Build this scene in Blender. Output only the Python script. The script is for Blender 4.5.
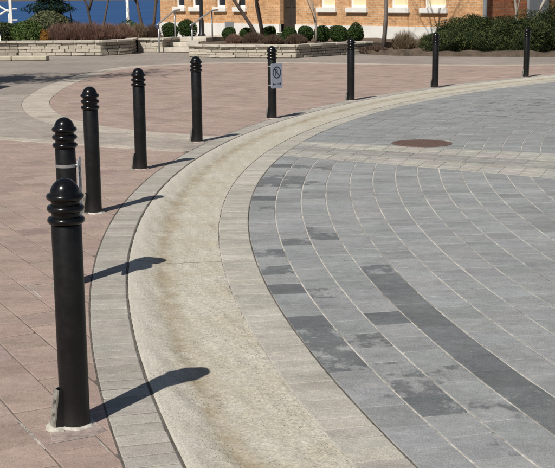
import bpy, bmesh, math, random
import numpy as np
from mathutils import Vector, Matrix

R = math.radians
rnd = random.Random(11)
nrg = np.random.default_rng(5)
scene = bpy.context.scene
for o in list(bpy.data.objects):
    bpy.data.objects.remove(o)
COL = scene.collection

# ------------------------------------------------------------------ camera
CAM_H, PITCH, ROLL, FPX = 1.6046, 0.19936, -0.0096, 1180.0
F_ = Vector((0, math.cos(PITCH), -math.sin(PITCH)))
U0 = Vector((0, math.sin(PITCH), math.cos(PITCH)))
X0 = Vector((1, 0, 0))
RT = math.cos(ROLL) * X0 + math.sin(ROLL) * U0
UP = -math.sin(ROLL) * X0 + math.cos(ROLL) * U0
cam_d = bpy.data.cameras.new('camera')
cam = bpy.data.objects.new('camera', cam_d)
COL.objects.link(cam)
cam.matrix_world = Matrix(((RT.x, UP.x, -F_.x, 0), (RT.y, UP.y, -F_.y, 0), (RT.z, UP.z, -F_.z, CAM_H), (0, 0, 0, 1)))
cam_d.sensor_fit = 'HORIZONTAL'
cam_d.sensor_width = 36.0
cam_d.lens = 36.0 * FPX / 555.0
cam_d.clip_end = 6000
cam_d.clip_start = 0.05
scene.camera = cam

# ------------------------------------------------------------------ sky, sun, exposure
SUN_AZ, SUN_EL = R(60.5), R(48)          # shadows fall along SUN_AZ
world = bpy.data.worlds.new('World')
scene.world = world
world.use_nodes = True
wn = world.node_tree
sky = wn.nodes.new('ShaderNodeTexSky')
sky.sky_type = 'NISHITA'
sky.sun_disc = False
sky.sun_elevation = SUN_EL
sky.sun_rotation = math.atan2(-math.cos(SUN_AZ), -math.sin(SUN_AZ))
wn.links.new(sky.outputs[0], wn.nodes['Background'].inputs[0])
wn.nodes['Background'].inputs[1].default_value = 0.05
sun_d = bpy.data.lights.new('sun', 'SUN')
sun_d.energy = 4.8
sun_d.angle = R(0.53)
sun_d.color = (1.0, 0.955, 0.88)
sun = bpy.data.objects.new('sun', sun_d)
COL.objects.link(sun)
sun.rotation_euler = Vector((math.cos(SUN_AZ) * math.cos(SUN_EL), math.sin(SUN_AZ) * math.cos(SUN_EL), -math.sin(SUN_EL))).to_track_quat('-Z', 'Y').to_euler()
scene.view_settings.view_transform = 'Standard'
scene.view_settings.look = 'None'
scene.view_settings.gamma = 1.0
scene.view_settings.exposure = 0.10
scene.view_settings.use_curve_mapping = False


# ------------------------------------------------------------------ helpers
def link(o, parent=None):
    COL.objects.link(o)
    if parent is not None:
        o.parent = parent
    return o


def tag(o, label=None, cat=None, group=None, kind=None):
    if label: o['label'] = label
    if cat: o['category'] = cat
    if group: o['group'] = group
    if kind: o['kind'] = kind
    return o


def empty(name, loc, rz=0.0):
    o = bpy.data.objects.new(name, None)
    o.empty_display_size = 0.1
    COL.objects.link(o)
    o.location = loc
    o.rotation_euler = (0, 0, rz)
    return o


class MB:
    """collects faces and builds ONE mesh object"""
    def __init__(self):
        self.v, self.f, self.uv = [], [], []

    def poly(self, pts, uv=None):
        b = len(self.v)
        self.v += [tuple(p) for p in pts]
        self.f.append(tuple(range(b, b + len(pts))))
        self.uv.append(uv)

    def box(self, c, s, M=None):
        x, y, z = s[0] / 2, s[1] / 2, s[2] / 2
        P = [Vector((c[0] + i * x, c[1] + j * y, c[2] + k * z)) for k in (-1, 1) for j in (-1, 1) for i in (-1, 1)]
        if M is not None:
            P = [M @ p for p in P]
        b = len(self.v)
        self.v += [tuple(p) for p in P]
        for q in ((0, 2, 3, 1), (4, 5, 7, 6), (0, 1, 5, 4), (2, 6, 7, 3), (0, 4, 6, 2), (1, 3, 7, 5)):
            self.f.append(tuple(b + i for i in q)); self.uv.append(None)

    def tube(self, pts, rad, n=8, cap=True):
        pts = [Vector(p) for p in pts]
        b = len(self.v)
        ref = None
        for i, p in enumerate(pts):
            d = (pts[min(i + 1, len(pts) - 1)] - pts[max(i - 1, 0)]).normalized()
            if ref is None:
                ref = d.orthogonal().normalized()
            ref = (ref - d * ref.dot(d))
            ref = ref.normalized() if ref.length > 1e-5 else d.orthogonal().normalized()
            w = d.cross(ref)
            r = rad[i] if isinstance(rad, (list, tuple)) else rad
            for k in range(n):
                a = 2 * math.pi * k / n
                self.v.append(tuple(p + r * (math.cos(a) * ref + math.sin(a) * w)))
        for i in range(len(pts) - 1):
            for k in range(n):
                k2 = (k + 1) % n
                self.f.append((b + i * n + k, b + i * n + k2, b + (i + 1) * n + k2, b + (i + 1) * n + k)); self.uv.append(None)
        if cap:
            self.f.append(tuple(b + k for k in range(n - 1, -1, -1))); self.uv.append(None)
            e = b + (len(pts) - 1) * n
            self.f.append(tuple(e + k for k in range(n))); self.uv.append(None)

    def lathe(self, prof, n=32):
        b = len(self.v)
        for r, z in prof:
            for k in range(n):
                a = 2 * math.pi * k / n
                self.v.append((r * math.cos(a), r * math.sin(a), z))
        for i in range(len(prof) - 1):
            for k in range(n):
                k2 = (k + 1) % n
                self.f.append((b + i * n + k, b + i * n + k2, b + (i + 1) * n + k2, b + (i + 1) * n + k)); self.uv.append(None)

    def mesh(self, name, mats, smooth=False):
        me = bpy.data.meshes.new(name)
        me.from_pydata(self.v, [], self.f)
        if any(u is not None for u in self.uv):
            l = me.uv_layers.new(name='UVMap')
            i = 0
            for fi, f in enumerate(self.f):
                for k in range(len(f)):
                    l.data[i].uv = self.uv[fi][k] if self.uv[fi] is not None else (0, 0)
                    i += 1
        for m in (mats if isinstance(mats, (list, tuple)) else [mats]):
            me.materials.append(m)
        if smooth:
            me.polygons.foreach_set('use_smooth', [True] * len(me.polygons))
        me.update()
        return me

    def build(self, name, mats, parent=None, smooth=False):
        return link(bpy.data.objects.new(name, self.mesh(name, mats, smooth)), parent)


def bevel(o, w=0.004, seg=2):
    m = o.modifiers.new('edge', 'BEVEL')
    m.width = w; m.segments = seg; m.limit_method = 'ANGLE'
    return o


# ------------------------------------------------------------------ materials
class NT:
    def __init__(self, name):
        self.m = bpy.data.materials.new(name)
        self.m.use_nodes = True
        self.t = self.m.node_tree
        self.b = self.t.nodes['Principled BSDF']

    def n(self, kind, **kw):
        nd = self.t.nodes.new(kind)
        for k, v in kw.items():
            setattr(nd, k, v)
        return nd

    def set(self, sock, val):
        if hasattr(val, 'is_linked') or hasattr(val, 'links'):
            self.t.links.new(val, sock)
        else:
            if isinstance(val, (tuple, list)) and len(val) == 3 and sock.type == 'RGBA':
                val = (*val, 1)
            sock.default_value = val

    def pos(self):
        return self.n('ShaderNodeNewGeometry').outputs['Position']

    def objc(self):
        return self.n('ShaderNodeTexCoord').outputs['Object']

    def noise(self, vec, scale, detail=4, rough=0.6, out='Fac'):
        nd = self.n('ShaderNodeTexNoise')
        self.set(nd.inputs['Vector'], vec)
        nd.inputs['Scale'].default_value = scale
        nd.inputs['Detail'].default_value = detail
        nd.inputs['Roughness'].default_value = rough
        return nd.outputs[out]

    def ramp(self, fac, stops, interp='LINEAR'):
        nd = self.n('ShaderNodeValToRGB')
        nd.color_ramp.interpolation = interp
        el = nd.color_ramp.elements
        while len(el) < len(stops): el.new(0.5)
        for e, (p, c) in zip(el, stops):
            e.position = p
            e.color = (c, c, c, 1) if isinstance(c, (int, float)) else (*c, 1)
        self.set(nd.inputs[0], fac)
        return nd.outputs[0]

    def math(self, op, a, b=0.0, c=None, clamp=False):
        nd = self.n('ShaderNodeMath', operation=op, use_clamp=clamp)
        self.set(nd.inputs[0], a); self.set(nd.inputs[1], b)
        if c is not None: self.set(nd.inputs[2], c)
        return nd.outputs[0]

    def mix(self, fac, a, b, mode='MIX'):
        nd = self.n('ShaderNodeMix', data_type='RGBA', blend_type=mode)
        self.set(nd.inputs[0], fac); self.set(nd.inputs[6], a); self.set(nd.inputs[7], b)
        return nd.outputs[2]

    def bump(self, h, strength=0.3, dist=0.01):
        nd = self.n('ShaderNodeBump')
        nd.inputs['Strength'].default_value = strength
        nd.inputs['Distance'].default_value = dist
        self.set(nd.inputs['Height'], h)
        self.t.links.new(nd.outputs[0], self.b.inputs['Normal'])

    def out(self, color, rough=0.8, spec=0.5, metal=0.0):
        self.set(self.b.inputs['Base Color'], color)
        self.set(self.b.inputs['Roughness'], rough)
        self.set(self.b.inputs['Specular IOR Level'], spec)
        self.b.inputs['Metallic'].default_value = metal
        return self.m


def paver_mat(name, src):
    t = NT(name)
    if src == 'obj':
        oi = t.n('ShaderNodeObjectInfo')
        col, wet = oi.outputs['Color'], oi.outputs['Alpha']
    else:
        a = t.n('ShaderNodeAttribute', attribute_name='tone')
        col, wet = a.outputs['Color'], a.outputs['Alpha']
    p = t.pos()
    fine = t.noise(p, 170, 3, 0.75)
    mid = t.noise(p, 22, 5, 0.65)
    big = t.noise(p, 0.9, 4, 0.6)
    c = t.mix(1.0, col, t.ramp(fine, [(0.28, 0.62), (0.5, 1.0), (0.72, 1.38)]), 'MULTIPLY')
    c = t.mix(1.0, c, t.ramp(mid, [(0.25, 0.84), (0.5, 1.0), (0.75, 1.12)]), 'MULTIPLY')
    c = t.mix(1.0, c, t.ramp(big, [(0.3, 0.93), (0.7, 1.07)]), 'MULTIPLY')
    # broad streaky weathering that runs across the joints
    mw = t.n('ShaderNodeMapping'); mw.inputs['Scale'].default_value = (0.7, 1.6, 1.0); mw.inputs['Rotation'].default_value = (0, 0, R(4)); t.set(mw.inputs[0], p)
    c = t.mix(1.0, c, t.ramp(t.noise(mw.outputs[0], 3.2, 8, 0.74), [(0.30, 0.78), (0.5, 1.0), (0.70, 1.20)]), 'MULTIPLY')
    # pale lime bloom in places
    bloom = t.ramp(t.noise(p, 5.5, 6, 0.72), [(0.60, 0.0), (0.78, 0.34)])
    c = t.mix(bloom, c, (0.46, 0.43, 0.39))
    # dark stains
    mpp = t.n('ShaderNodeMapping'); mpp.inputs['Scale'].default_value = (1.0, 0.8, 1.0); mpp.inputs['Rotation'].default_value = (0, 0, R(6)); t.set(mpp.inputs[0], p)
    st = t.math('ADD', t.noise(mpp.outputs[0], 7.5, 6, 0.68), t.math('MULTIPLY', t.math('SUBTRACT', wet, 0.5), 1.5))
    m = t.math('MULTIPLY_ADD', st, 11.0, -5.5, clamp=True)
    c = t.mix(m, c, t.mix(1.0, c, (0.53, 0.54, 0.56), 'MULTIPLY'))
    t.bump(t.math('ADD', t.math('MULTIPLY', fine, 0.6), mid), 0.35, 0.004)
    return t.out(c, 0.86, 0.3)


M = {}
M['paver'] = paver_mat('paver', 'obj')
M['paver_far'] = paver_mat('paver_far', 'attr')


def plain(name, col, rough=0.7, var=0.15, scale=20, spec=0.4, metal=0.0, bump=0.0, bscale=60):
    t = NT(name)
    p = t.objc()
    c = t.mix(1.0, col, t.ramp(t.noise(p, scale, 5), [(0.25, 1 - var), (0.75, 1 + var)]), 'MULTIPLY')
    if bump:
        t.bump(t.noise(p, bscale, 4), bump, 0.01)
    M[name] = t.out(c, rough, spec, metal)
    return M[name]


def sand_mat(name, col):
    t = NT(name)
    p = t.pos()
    c = t.mix(1.0, col, t.ramp(t.noise(p, 45, 5, 0.7), [(0.3, 0.6), (0.7, 1.25)]), 'MULTIPLY')
    c = t.mix(1.0, c, t.ramp(t.noise(p, 2.2, 5, 0.7), [(0.32, 0.35), (0.5, 0.9), (0.65, 1.15)]), 'MULTIPLY')
    M[name] = t.out(c, 0.95, 0.2)


def drive_mat():
    t = NT('drive_paving')
    p = t.pos()
    mp = t.n('ShaderNodeMapping')
    mp.inputs['Rotation'].default_value = (0, 0, R(28))
    t.set(mp.inputs[0], p)
    br = t.n('ShaderNodeTexBrick', offset=0.5)
    t.set(br.inputs['Vector'], mp.outputs[0])
    br.inputs['Scale'].default_value = 1.0
    br.inputs['Brick Width'].default_value = 0.24
    br.inputs['Row Height'].default_value = 0.21
    br.inputs['Mortar Size'].default_value = 0.006
    br.inputs['Color1'].default_value = (0.300, 0.262, 0.228, 1)
    br.inputs['Color2'].default_value = (0.265, 0.232, 0.206, 1)
    br.inputs['Mortar'].default_value = (0.17, 0.15, 0.13, 1)
    c = t.mix(1.0, br.outputs['Color'], t.ramp(t.noise(p, 0.5, 6, 0.65), [(0.3, 0.8), (0.7, 1.15)]), 'MULTIPLY')
    c = t.mix(1.0, c, t.ramp(t.noise(p, 14, 4, 0.65), [(0.3, 0.88), (0.7, 1.1)]), 'MULTIPLY')
    M['drive'] = t.out(c, 0.9, 0.25)


def concrete_mat():
    """worn exposed-aggregate gutter; UV = (metres along, metres from the outer edge)"""
    t = NT('gutter_concrete')
    uv = t.n('ShaderNodeTexCoord').outputs['UV']
    p = t.pos()
    sp = t.n('ShaderNodeSeparateXYZ'); t.set(sp.inputs[0], uv)
    v = sp.outputs[1]
    base = t.ramp(t.noise(p, 3.0, 7, 0.7), [(0.28, (0.385, 0.345, 0.268)), (0.42, (0.46, 0.42, 0.335)), (0.55, (0.475, 0.445, 0.375)), (0.72, (0.56, 0.525, 0.44))])
    speck = t.noise(p, 105, 3, 0.85)
    base = t.mix(1.0, base, t.ramp(speck, [(0.30, 0.48), (0.42, 0.90), (0.58, 1.06), (0.70, 1.45)]), 'MULTIPLY')
    base = t.mix(1.0, base, t.ramp(t.noise(p, 35, 5, 0.75), [(0.3, 0.70), (0.7, 1.22)]), 'MULTIPLY')
    # pits where the surface has spalled
    vo = t.n('ShaderNodeTexVoronoi'); vo.inputs['Scale'].default_value = 62; t.set(vo.inputs['Vector'], p)
    pit = t.ramp(vo.outputs['Distance'], [(0.10, 1.0), (0.22, 0.0)])
    pitm = t.math('MULTIPLY', pit, t.ramp(t.noise(p, 4, 4, 0.7), [(0.46, 0.0), (0.60, 0.8)]))
    base = t.mix(pitm, base, (0.16, 0.135, 0.10))
    # brown dirt lying in the channel line
    wob = t.math('ADD', v, t.math('MULTIPLY', t.math('SUBTRACT', t.noise(p, 5, 4, 0.7), 0.5), 0.10))
    band = t.ramp(wob, [(0.14, 0.0), (0.20, 1.0), (0.23, 0.85), (0.31, 0.0)])
    dirt = t.math('MULTIPLY', band, t.ramp(t.noise(p, 9, 5, 0.7), [(0.36, 0.10), (0.68, 0.9)]))
    base = t.mix(dirt, base, (0.265, 0.205, 0.12))
    # grey wear on the outer lip
    lip = t.ramp(wob, [(0.04, 0.6), (0.17, 0.0)])
    base = t.mix(lip, base, t.mix(1.0, (0.52, 0.49, 0.43), t.ramp(speck, [(0.3, 0.6), (0.5, 1.0), (0.7, 1.2)]), 'MULTIPLY'))
    h = t.math('ADD', t.math('MULTIPLY', speck, 0.6), t.math('MULTIPLY', pitm, -1.2))
    t.bump(h, 0.8, 0.008)
    M['gutter'] = t.out(base, 0.9, 0.25)


def brick_wall_mat(name, c1, c2, mortar):
    t = NT(name)
    uv = t.n('ShaderNodeTexCoord').outputs['UV']
    br = t.n('ShaderNodeTexBrick', offset=0.5)
    t.set(br.inputs['Vector'], uv)
    br.inputs['Scale'].default_value = 1.0
    br.inputs['Brick Width'].default_value = 0.22
    br.inputs['Row Height'].default_value = 0.073
    br.inputs['Mortar Size'].default_value = 0.006
    br.inputs['Bias'].default_value = -0.1
    br.inputs['Color1'].default_value = (*c1, 1)
    br.inputs['Color2'].default_value = (*c2, 1)
    br.inputs['Mortar'].default_value = (*mortar, 1)
    c = t.mix(1.0, br.outputs['Color'], t.ramp(t.noise(uv, 1.4, 5, 0.7), [(0.3, 0.78), (0.7, 1.18)]), 'MULTIPLY')
    c = t.mix(1.0, c, t.ramp(t.noise(uv, 11, 3, 0.7), [(0.3, 0.75), (0.7, 1.25)]), 'MULTIPLY')
    t.bump(br.outputs['Fac'], -0.4, 0.006)
    M[name] = t.out(c, 0.9, 0.2)


def leaf_mat(name, a, b, c=None, trans=0.25):
    t = NT(name)
    g = t.n('ShaderNodeNewGeometry')
    stops = [(0.0, a), (1.0, b)] if c is None else [(0.0, a), (0.6, b), (1.0, c)]
    col = t.ramp(g.outputs['Random Per Island'], stops)
    col = t.mix(1.0, col, t.ramp(t.noise(t.objc(), 2.5, 4), [(0.3, 0.75), (0.7, 1.2)]), 'MULTIPLY')
    t.b.inputs['Transmission Weight'].default_value = 0.0
    t.out(col, 0.78, 0.15)
    tr = t.n('ShaderNodeBsdfTranslucent'); t.set(tr.inputs[0], col)
    mx = t.n('ShaderNodeMixShader'); mx.inputs[0].default_value = trans
    t.t.links.new(t.b.outputs[0], mx.inputs[1]); t.t.links.new(tr.outputs[0], mx.inputs[2])
    t.t.links.new(mx.outputs[0], t.t.nodes['Material Output'].inputs[0])
    M[name] = t.m


def black_paint(name, rough):
    t = NT(name)
    p = t.objc()
    dust = t.ramp(t.noise(p, 9, 6, 0.75), [(0.45, 0.0), (0.8, 0.35)])
    sp = t.n('ShaderNodeSeparateXYZ'); t.set(sp.inputs[0], p)
    low = t.ramp(sp.outputs[2], [(0.0, 0.55), (0.10, 0.12), (0.35, 0.0)])
    chip = t.ramp(t.noise(p, 55, 5, 0.8), [(0.70, 0.0), (0.74, 0.8)])
    dust = t.math('MAXIMUM', dust, chip)
    d = t.math('MAXIMUM', t.math('MULTIPLY', dust, 0.55), t.math('MULTIPLY', low, t.noise(p, 40, 4, 0.7)))
    c = t.mix(d, (0.0035, 0.0037, 0.0044), (0.06, 0.056, 0.05))
    t.bump(t.noise(p, 90, 3, 0.6), 0.06, 0.003)
    M[name] = t.out(c, t.math('ADD', t.math('MULTIPLY', d, 0.5), rough), 0.30)


concrete_mat(); drive_mat()
sand_mat('joint_sand', (0.50, 0.47, 0.42))
sand_mat('joint_dirt', (0.13, 0.118, 0.10))
sand_mat('plaza_joint', (0.17, 0.142, 0.122))
sand_mat('mortar', (0.47, 0.445, 0.40))
sand_mat('cement', (0.39, 0.315, 0.28))
sand_mat('soil', (0.13, 0.10, 0.075))
black_paint('black_shaft', 0.42)
black_paint('black_cap', 0.20)
plain('galvanised', (0.30, 0.285, 0.25), 0.6, 0.5, 45, 0.5, 0.3, 0.25, 90)
plain('chipped_plate', (0.50, 0.475, 0.41), 0.7, 0.3, 40, 0.4, 0, 0.3, 70)
plain('rust_iron', (0.125, 0.082, 0.068), 0.8, 0.35, 30, 0.3, 0.1, 0.3, 60)
plain('sign_face', (0.37, 0.39, 0.46), 0.42, 0.05, 12)
plain('sign_ink', (0.03, 0.035, 0.06), 0.5, 0.05, 12)
plain('sign_red', (0.20, 0.028, 0.035), 0.5, 0.08, 12)
plain('strap', (0.36, 0.36, 0.35), 0.35, 0.1, 40, 0.5, 0.6)
plain('stone_sunlit', (0.47, 0.425, 0.35), 0.9, 0.28, 6, 0.2, 0, 0.5, 25)  # wall stone with sunlight painted into its colour, for the lit faces
plain('stone_shaded', (0.34, 0.305, 0.25), 0.9, 0.3, 6, 0.2, 0, 0.5, 25)  # same wall stone, shade painted in as a darker colour
plain('cap_stone', (0.48, 0.44, 0.375), 0.9, 0.22, 5, 0.2, 0, 0.4, 30)
plain('wall_core', (0.13, 0.115, 0.095), 0.95, 0.2, 10)
plain('foundation', (0.66, 0.64, 0.60), 0.85, 0.12, 1.5, 0.2, 0, 0.3, 25)
plain('sill', (0.70, 0.68, 0.64), 0.8, 0.10, 4, 0.2)
plain('white_paint', (0.78, 0.77, 0.74), 0.5, 0.06, 3)
plain('cream_blind', (0.72, 0.63, 0.40), 0.7, 0.06, 3)
plain('door_dark', (0.035, 0.026, 0.020), 0.45, 0.25, 5)
plain('grey_paint', (0.19, 0.20, 0.215), 0.5, 0.1, 3)
plain('rail_metal', (0.42, 0.43, 0.44), 0.4, 0.08, 10, 0.5, 0.5)
plain('black_iron', (0.014, 0.014, 0.016), 0.4, 0.1, 10)
plain('bark_grey', (0.16, 0.132, 0.115), 0.9, 0.3, 14, 0.2, 0, 0.5, 40)
plain('bark_pale', (0.36, 0.32, 0.28), 0.9, 0.25, 14, 0.2, 0, 0.4, 40)
plain('bark_dark', (0.085, 0.065, 0.055), 0.9, 0.3, 14, 0.2, 0, 0.5, 40)
plain('roof_felt', (0.09, 0.09, 0.095), 0.9, 0.15, 2)
plain('kerb_concrete', (0.42, 0.385, 0.30), 0.9, 0.15, 6, 0.2, 0, 0.3, 50)
plain('hill_wood', (0.10, 0.085, 0.075), 0.95, 0.35, 0.02, 0.1)
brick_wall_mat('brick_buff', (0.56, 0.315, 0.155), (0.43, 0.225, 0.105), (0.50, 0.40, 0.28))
brick_wall_mat('brick_shaded', (0.40, 0.15, 0.065), (0.29, 0.105, 0.05), (0.30, 0.21, 0.15))  # end wall copy of the brick, shade put into its darker, redder colour
leaf_mat('leaf_box', (0.022, 0.045, 0.013), (0.065, 0.105, 0.03))
leaf_mat('leaf_yew', (0.010, 0.020, 0.009), (0.032, 0.050, 0.018), (0.115, 0.125, 0.040), 0.15)
leaf_mat('leaf_spruce', (0.008, 0.020, 0.012), (0.022, 0.045, 0.022), None, 0.1)
leaf_mat('leaf_green', (0.04, 0.075, 0.02), (0.12, 0.165, 0.05))
leaf_mat('leaf_sage', (0.075, 0.09, 0.045), (0.16, 0.17, 0.09))
leaf_mat('leaf_rust', (0.15, 0.085, 0.068), (0.25, 0.15, 0.115), (0.33, 0.22, 0.165))
leaf_mat('leaf_brown', (0.10, 0.065, 0.05), (0.20, 0.14, 0.10))
leaf_mat('leaf_orange', (0.22, 0.10, 0.02), (0.34, 0.17, 0.04))
leaf_mat('leaf_straw', (0.17, 0.125, 0.08), (0.30, 0.235, 0.155))

t = NT('window_glass')
M['glass'] = t.out((0.02, 0.023, 0.026), 0.06, 0.6)
t = NT('lake_water')
p = t.pos()
M['water'] = t.out(t.ramp(t.noise(p, 0.03, 5), [(0.3, (0.020, 0.060, 0.165)), (0.7, (0.034, 0.092, 0.225))]), 0.55, 0.12)
t.bump(t.noise(p, 0.9, 4, 0.6), 0.6, 0.4)

# ------------------------------------------------------------------ layout numbers
CX, CY = 18.5, 9.0                       # centre of the turning circle
R_BRICK, R_GUT0, R_GUT1, R_ROAD = 19.72, 19.52, 18.93, 18.72
Z_ROAD = -0.028


def pol(r, deg, z=0.0):                  # deg measured from the circle's side nearest the brick walk
    a = R(deg)
    return Vector((CX - r * math.cos(a), CY + r * math.sin(a), z))


def to_polar(x, y):
    return math.hypot(x - CX, y - CY), math.degrees(math.atan2(y - CY, CX - x))


def in_view(p, m=0.06):
    d = Vector(p) - Vector((0, 0, CAM_H))
    z = d.dot(F_)
    if z < 0.5: return False
    return abs(d.dot(RT) / z) < 277.5 / FPX + m * 0.2 and abs(d.dot(UP) / z) < 234 / FPX + m * 0.2


# ------------------------------------------------------------------ ground, road bed, water, far shore
def annulus(r0, r1, z, a0, a1, step=1.0):
    mb = MB()
    n = int((a1 - a0) / step)
    for i in range(n):
        b0, b1 = a0 + i * step, a0 + (i + 1) * step
        mb.poly([pol(r0, b0, z), pol(r0, b1, z), pol(r1, b1, z), pol(r1, b0, z)][::-1])
    return mb


bm = bmesh.new()
outer = [(-700, -700), (700, -700), (700, 78), (-2.0, 78), (-6.2, 47), (-9, 44), (-700, 44)]
ov = [bm.verts.new((x, y, -0.009)) for x, y in outer]
iv = [bm.verts.new(pol(19.513, d, -0.009)) for d in range(0, 360, 2)]
ed = [bm.edges.new((ov[i], ov[(i + 1) % len(ov)])) for i in range(len(ov))]
ed += [bm.edges.new((iv[i], iv[(i + 1) % len(iv)])) for i in range(len(iv))]
bmesh.ops.triangle_fill(bm, use_beauty=True, edges=ed)
for f in bm.faces:
    f.normal_update()
    if f.normal.z < 0: f.normal_flip()
me = bpy.data.meshes.new('plaza'); bm.to_mesh(me); bm.free()
me.materials.append(M['drive'])
plaza = link(bpy.data.objects.new('plaza', me))
tag(plaza, 'tan and pink block paved plaza running back to the planting beds', None, None, 'structure')

mb = MB()                                # bank below the plaza's water edge
edge = [(-700, 44), (-9, 44), (-6.2, 47), (-2.0, 78), (700, 78)]
for (a, b) in zip(edge, edge[1:]):
    mb.poly([(a[0], a[1], -0.009), (b[0], b[1], -0.009), (b[0] - 1, b[1] + 2.5, -3.4), (a[0] - 1, a[1] + 2.5, -3.4)])
tag(mb.build('bank', M['soil']), 'dark earth bank dropping from the plaza to the water', None, None, 'structure')

road_bed = annulus(0.02, 18.94, Z_ROAD - 0.0038, 0, 360, 2).build('road', M['joint_sand'])
tag(road_bed, 'grey stone paved turning circle inside the concrete gutter', None, None, 'structure')

mb = MB()
mb.poly([(-4000, 42, -3.0), (4000, 42, -3.0), (4000, 5000, -3.0), (-4000, 5000, -3.0)])
tag(mb.build('water', M['water']), 'deep blue lake beyond the planting beds', None, None, 'structure')
mb = MB()
prev = None
for i in range(81):
    x = -2400 + i * 60
    h = 14 + 9 * math.sin(i * 0.37) + 6 * math.sin(i * 1.13 + 1)
    cur = [(x, 1700, -3.5), (x, 1760, h * 0.7), (x, 1900, h + 8), (x, 2300, h + 14)]
    if prev:
        for k in range(3):
            mb.poly([prev[k], cur[k], cur[k + 1], prev[k + 1]])
    prev = cur
tag(mb.build('hills', M['hill_wood'], smooth=True), 'brown wooded far shore across the lake', None, None, 'structure')

# ------------------------------------------------------------------ paving stones
def clip(poly, n, d):
    """keep the side where p.n >= d"""
    out = []
    for i in range(len(poly)):
        a, b = poly[i], poly[(i + 1) % len(poly)]
        da, db = a[0] * n[0] + a[1] * n[1] - d, b[0] * n[0] + b[1] * n[1] - d
        if da >= 0: out.append(a)
        if da * db < 0:
            k = da / (da - db)
            out.append((a[0] + k * (b[0] - a[0]), a[1] + k * (b[1] - a[1])))
    return out


def area(p):
    return abs(sum(p[i][0] * p[(i + 1) % len(p)][1] - p[(i + 1) % len(p)][0] * p[i][1] for i in range(len(p)))) / 2


def clean(p):
    out = []
    for q in p:
        if not out or math.hypot(q[0] - out[-1][0], q[1] - out[-1][1]) > 0.006: out.append(q)
    if len(out) > 2 and math.hypot(out[0][0] - out[-1][0], out[0][1] - out[-1][1]) < 0.006: out.pop()
    return out


def stone_faces(poly, top, drop=0.012, ins=0.003):
    """chamfered stone from a convex outline (counter-clockwise)"""
    n = len(poly)
    cx, cy = sum(p[0] for p in poly) / n, sum(p[1] for p in poly) / n
    A = sum(poly[i][0] * poly[(i + 1) % n][1] - poly[(i + 1) % n][0] * poly[i][1] for i in range(n))
    if A < 0: poly = poly[::-1]
    tp, mid, bt = [], [], []
    for p in poly:
        d = math.hypot(p[0] - cx, p[1] - cy) or 1
        k = 1 - min(ins * 1.4 / d, 0.5)
        tp.append((cx + (p[0] - cx) * k, cy + (p[1] - cy) * k, top))
        mid.append((p[0], p[1], top - 0.0022)); bt.append((p[0], p[1], top - drop))
    v = tp + mid + bt
    f = [tuple(range(n))]
    for i in range(n):
        j = (i + 1) % n
        f.append((i, n + i, n + j, j)); f.append((n + i, 2 * n + i, 2 * n + j, n + j))
    return v, f


class Stones:
    """all stones of one kind: the largest in view become objects, the rest one joined mesh"""
    def __init__(self, name, parent, limit=300):
        self.name, self.parent, self.limit, self.items = name, parent, limit, []

    def add(self, poly, top, col, wet=0.0, centre=None, ang=0.0, dims=None):
        poly = clean(poly)
        if len(poly) < 3 or area(poly) < 0.0006: return
        c = centre if centre is not None else (sum(p[0] for p in poly) / len(poly), sum(p[1] for p in poly) / len(poly))
        self.items.append((poly, top, col, wet, c, ang, dims))

    def finish(self):
        vis = [(area(i[0]) / (i[4][0] ** 2 + i[4][1] ** 2 + 2.5) ** 1.5, k) for k, i in enumerate(self.items) if in_view((i[4][0], i[4][1], i[1]))]
        vis.sort(reverse=True)
        chosen = {k for _, k in vis[:self.limit]}
        cache = {}
        V, Fc, C = [], [], []
        for k, (poly, top, col, wet, c, ang, dims) in enumerate(self.items):
            if k in chosen:
                if dims is not None:
                    key = (dims, rnd.randrange(5))
                    if key not in cache:
                        w, l = dims
                        q = [(sx * w / 2 + rnd.uniform(-.0015, .0015), sy * l / 2 + rnd.uniform(-.0015, .0015)) for sx, sy in ((-1, -1), (1, -1), (1, 1), (-1, 1))]
                        if rnd.random() < 0.5:                       # a knocked corner
                            i = rnd.randrange(4); a, b, d = q[i - 1], q[i], q[(i + 1) % 4]
                            s = rnd.uniform(.03, .08)
                            q = q[:i] + [(b[0] + (a[0] - b[0]) * s, b[1] + (a[1] - b[1]) * s), (b[0] + (d[0] - b[0]) * s, b[1] + (d[1] - b[1]) * s)] + q[i + 1:]
                        v, f = stone_faces(q, 0.0)
                        m_ = bpy.data.meshes.new(self.name); m_.from_pydata(v, [], f); m_.materials.append(M['paver']); cache[key] = m_
                    me = cache[key]
                    o = bpy.data.objects.new(self.name, me)
                    o.rotation_euler = (rnd.gauss(0, .004), rnd.gauss(0, .004), ang)
                else:
                    v, f = stone_faces([(p[0] - c[0], p[1] - c[1]) for p in poly], 0.0)
                    me = bpy.data.meshes.new(self.name); me.from_pydata(v, [], f); me.materials.append(M['paver'])
                    o = bpy.data.objects.new(self.name, me)
                o.location = (c[0], c[1], top + rnd.uniform(-.0012, .0008))
                o.color = (*col, wet)
                link(o, self.parent)
            else:
                v, f = stone_faces(poly, top + rnd.uniform(-.0012, .0008))
                b = len(V)
                V += v
                Fc += [tuple(b + i for i in q) for q in f]
                C += [(*col, wet)] * len(v)
        if V:
            me = bpy.data.meshes.new(self.name + '_field')
            me.from_pydata(V, [], Fc)
            at = me.attributes.new('tone', 'FLOAT_COLOR', 'POINT')
            at.data.foreach_set('color', np.array(C, dtype=np.float32).ravel())
            me.materials.append(M['paver_far'])
            o = link(bpy.data.objects.new(self.name + '_field', me), self.parent)
            o['kind'] = 'stuff'


def shade(c, s=0.10, hue=0.03):
    k = max(0.6, rnd.gauss(1, s))
    return tuple(max(0.0, x * k * (1 + rnd.uniform(-hue, hue))) for x in c)


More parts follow.
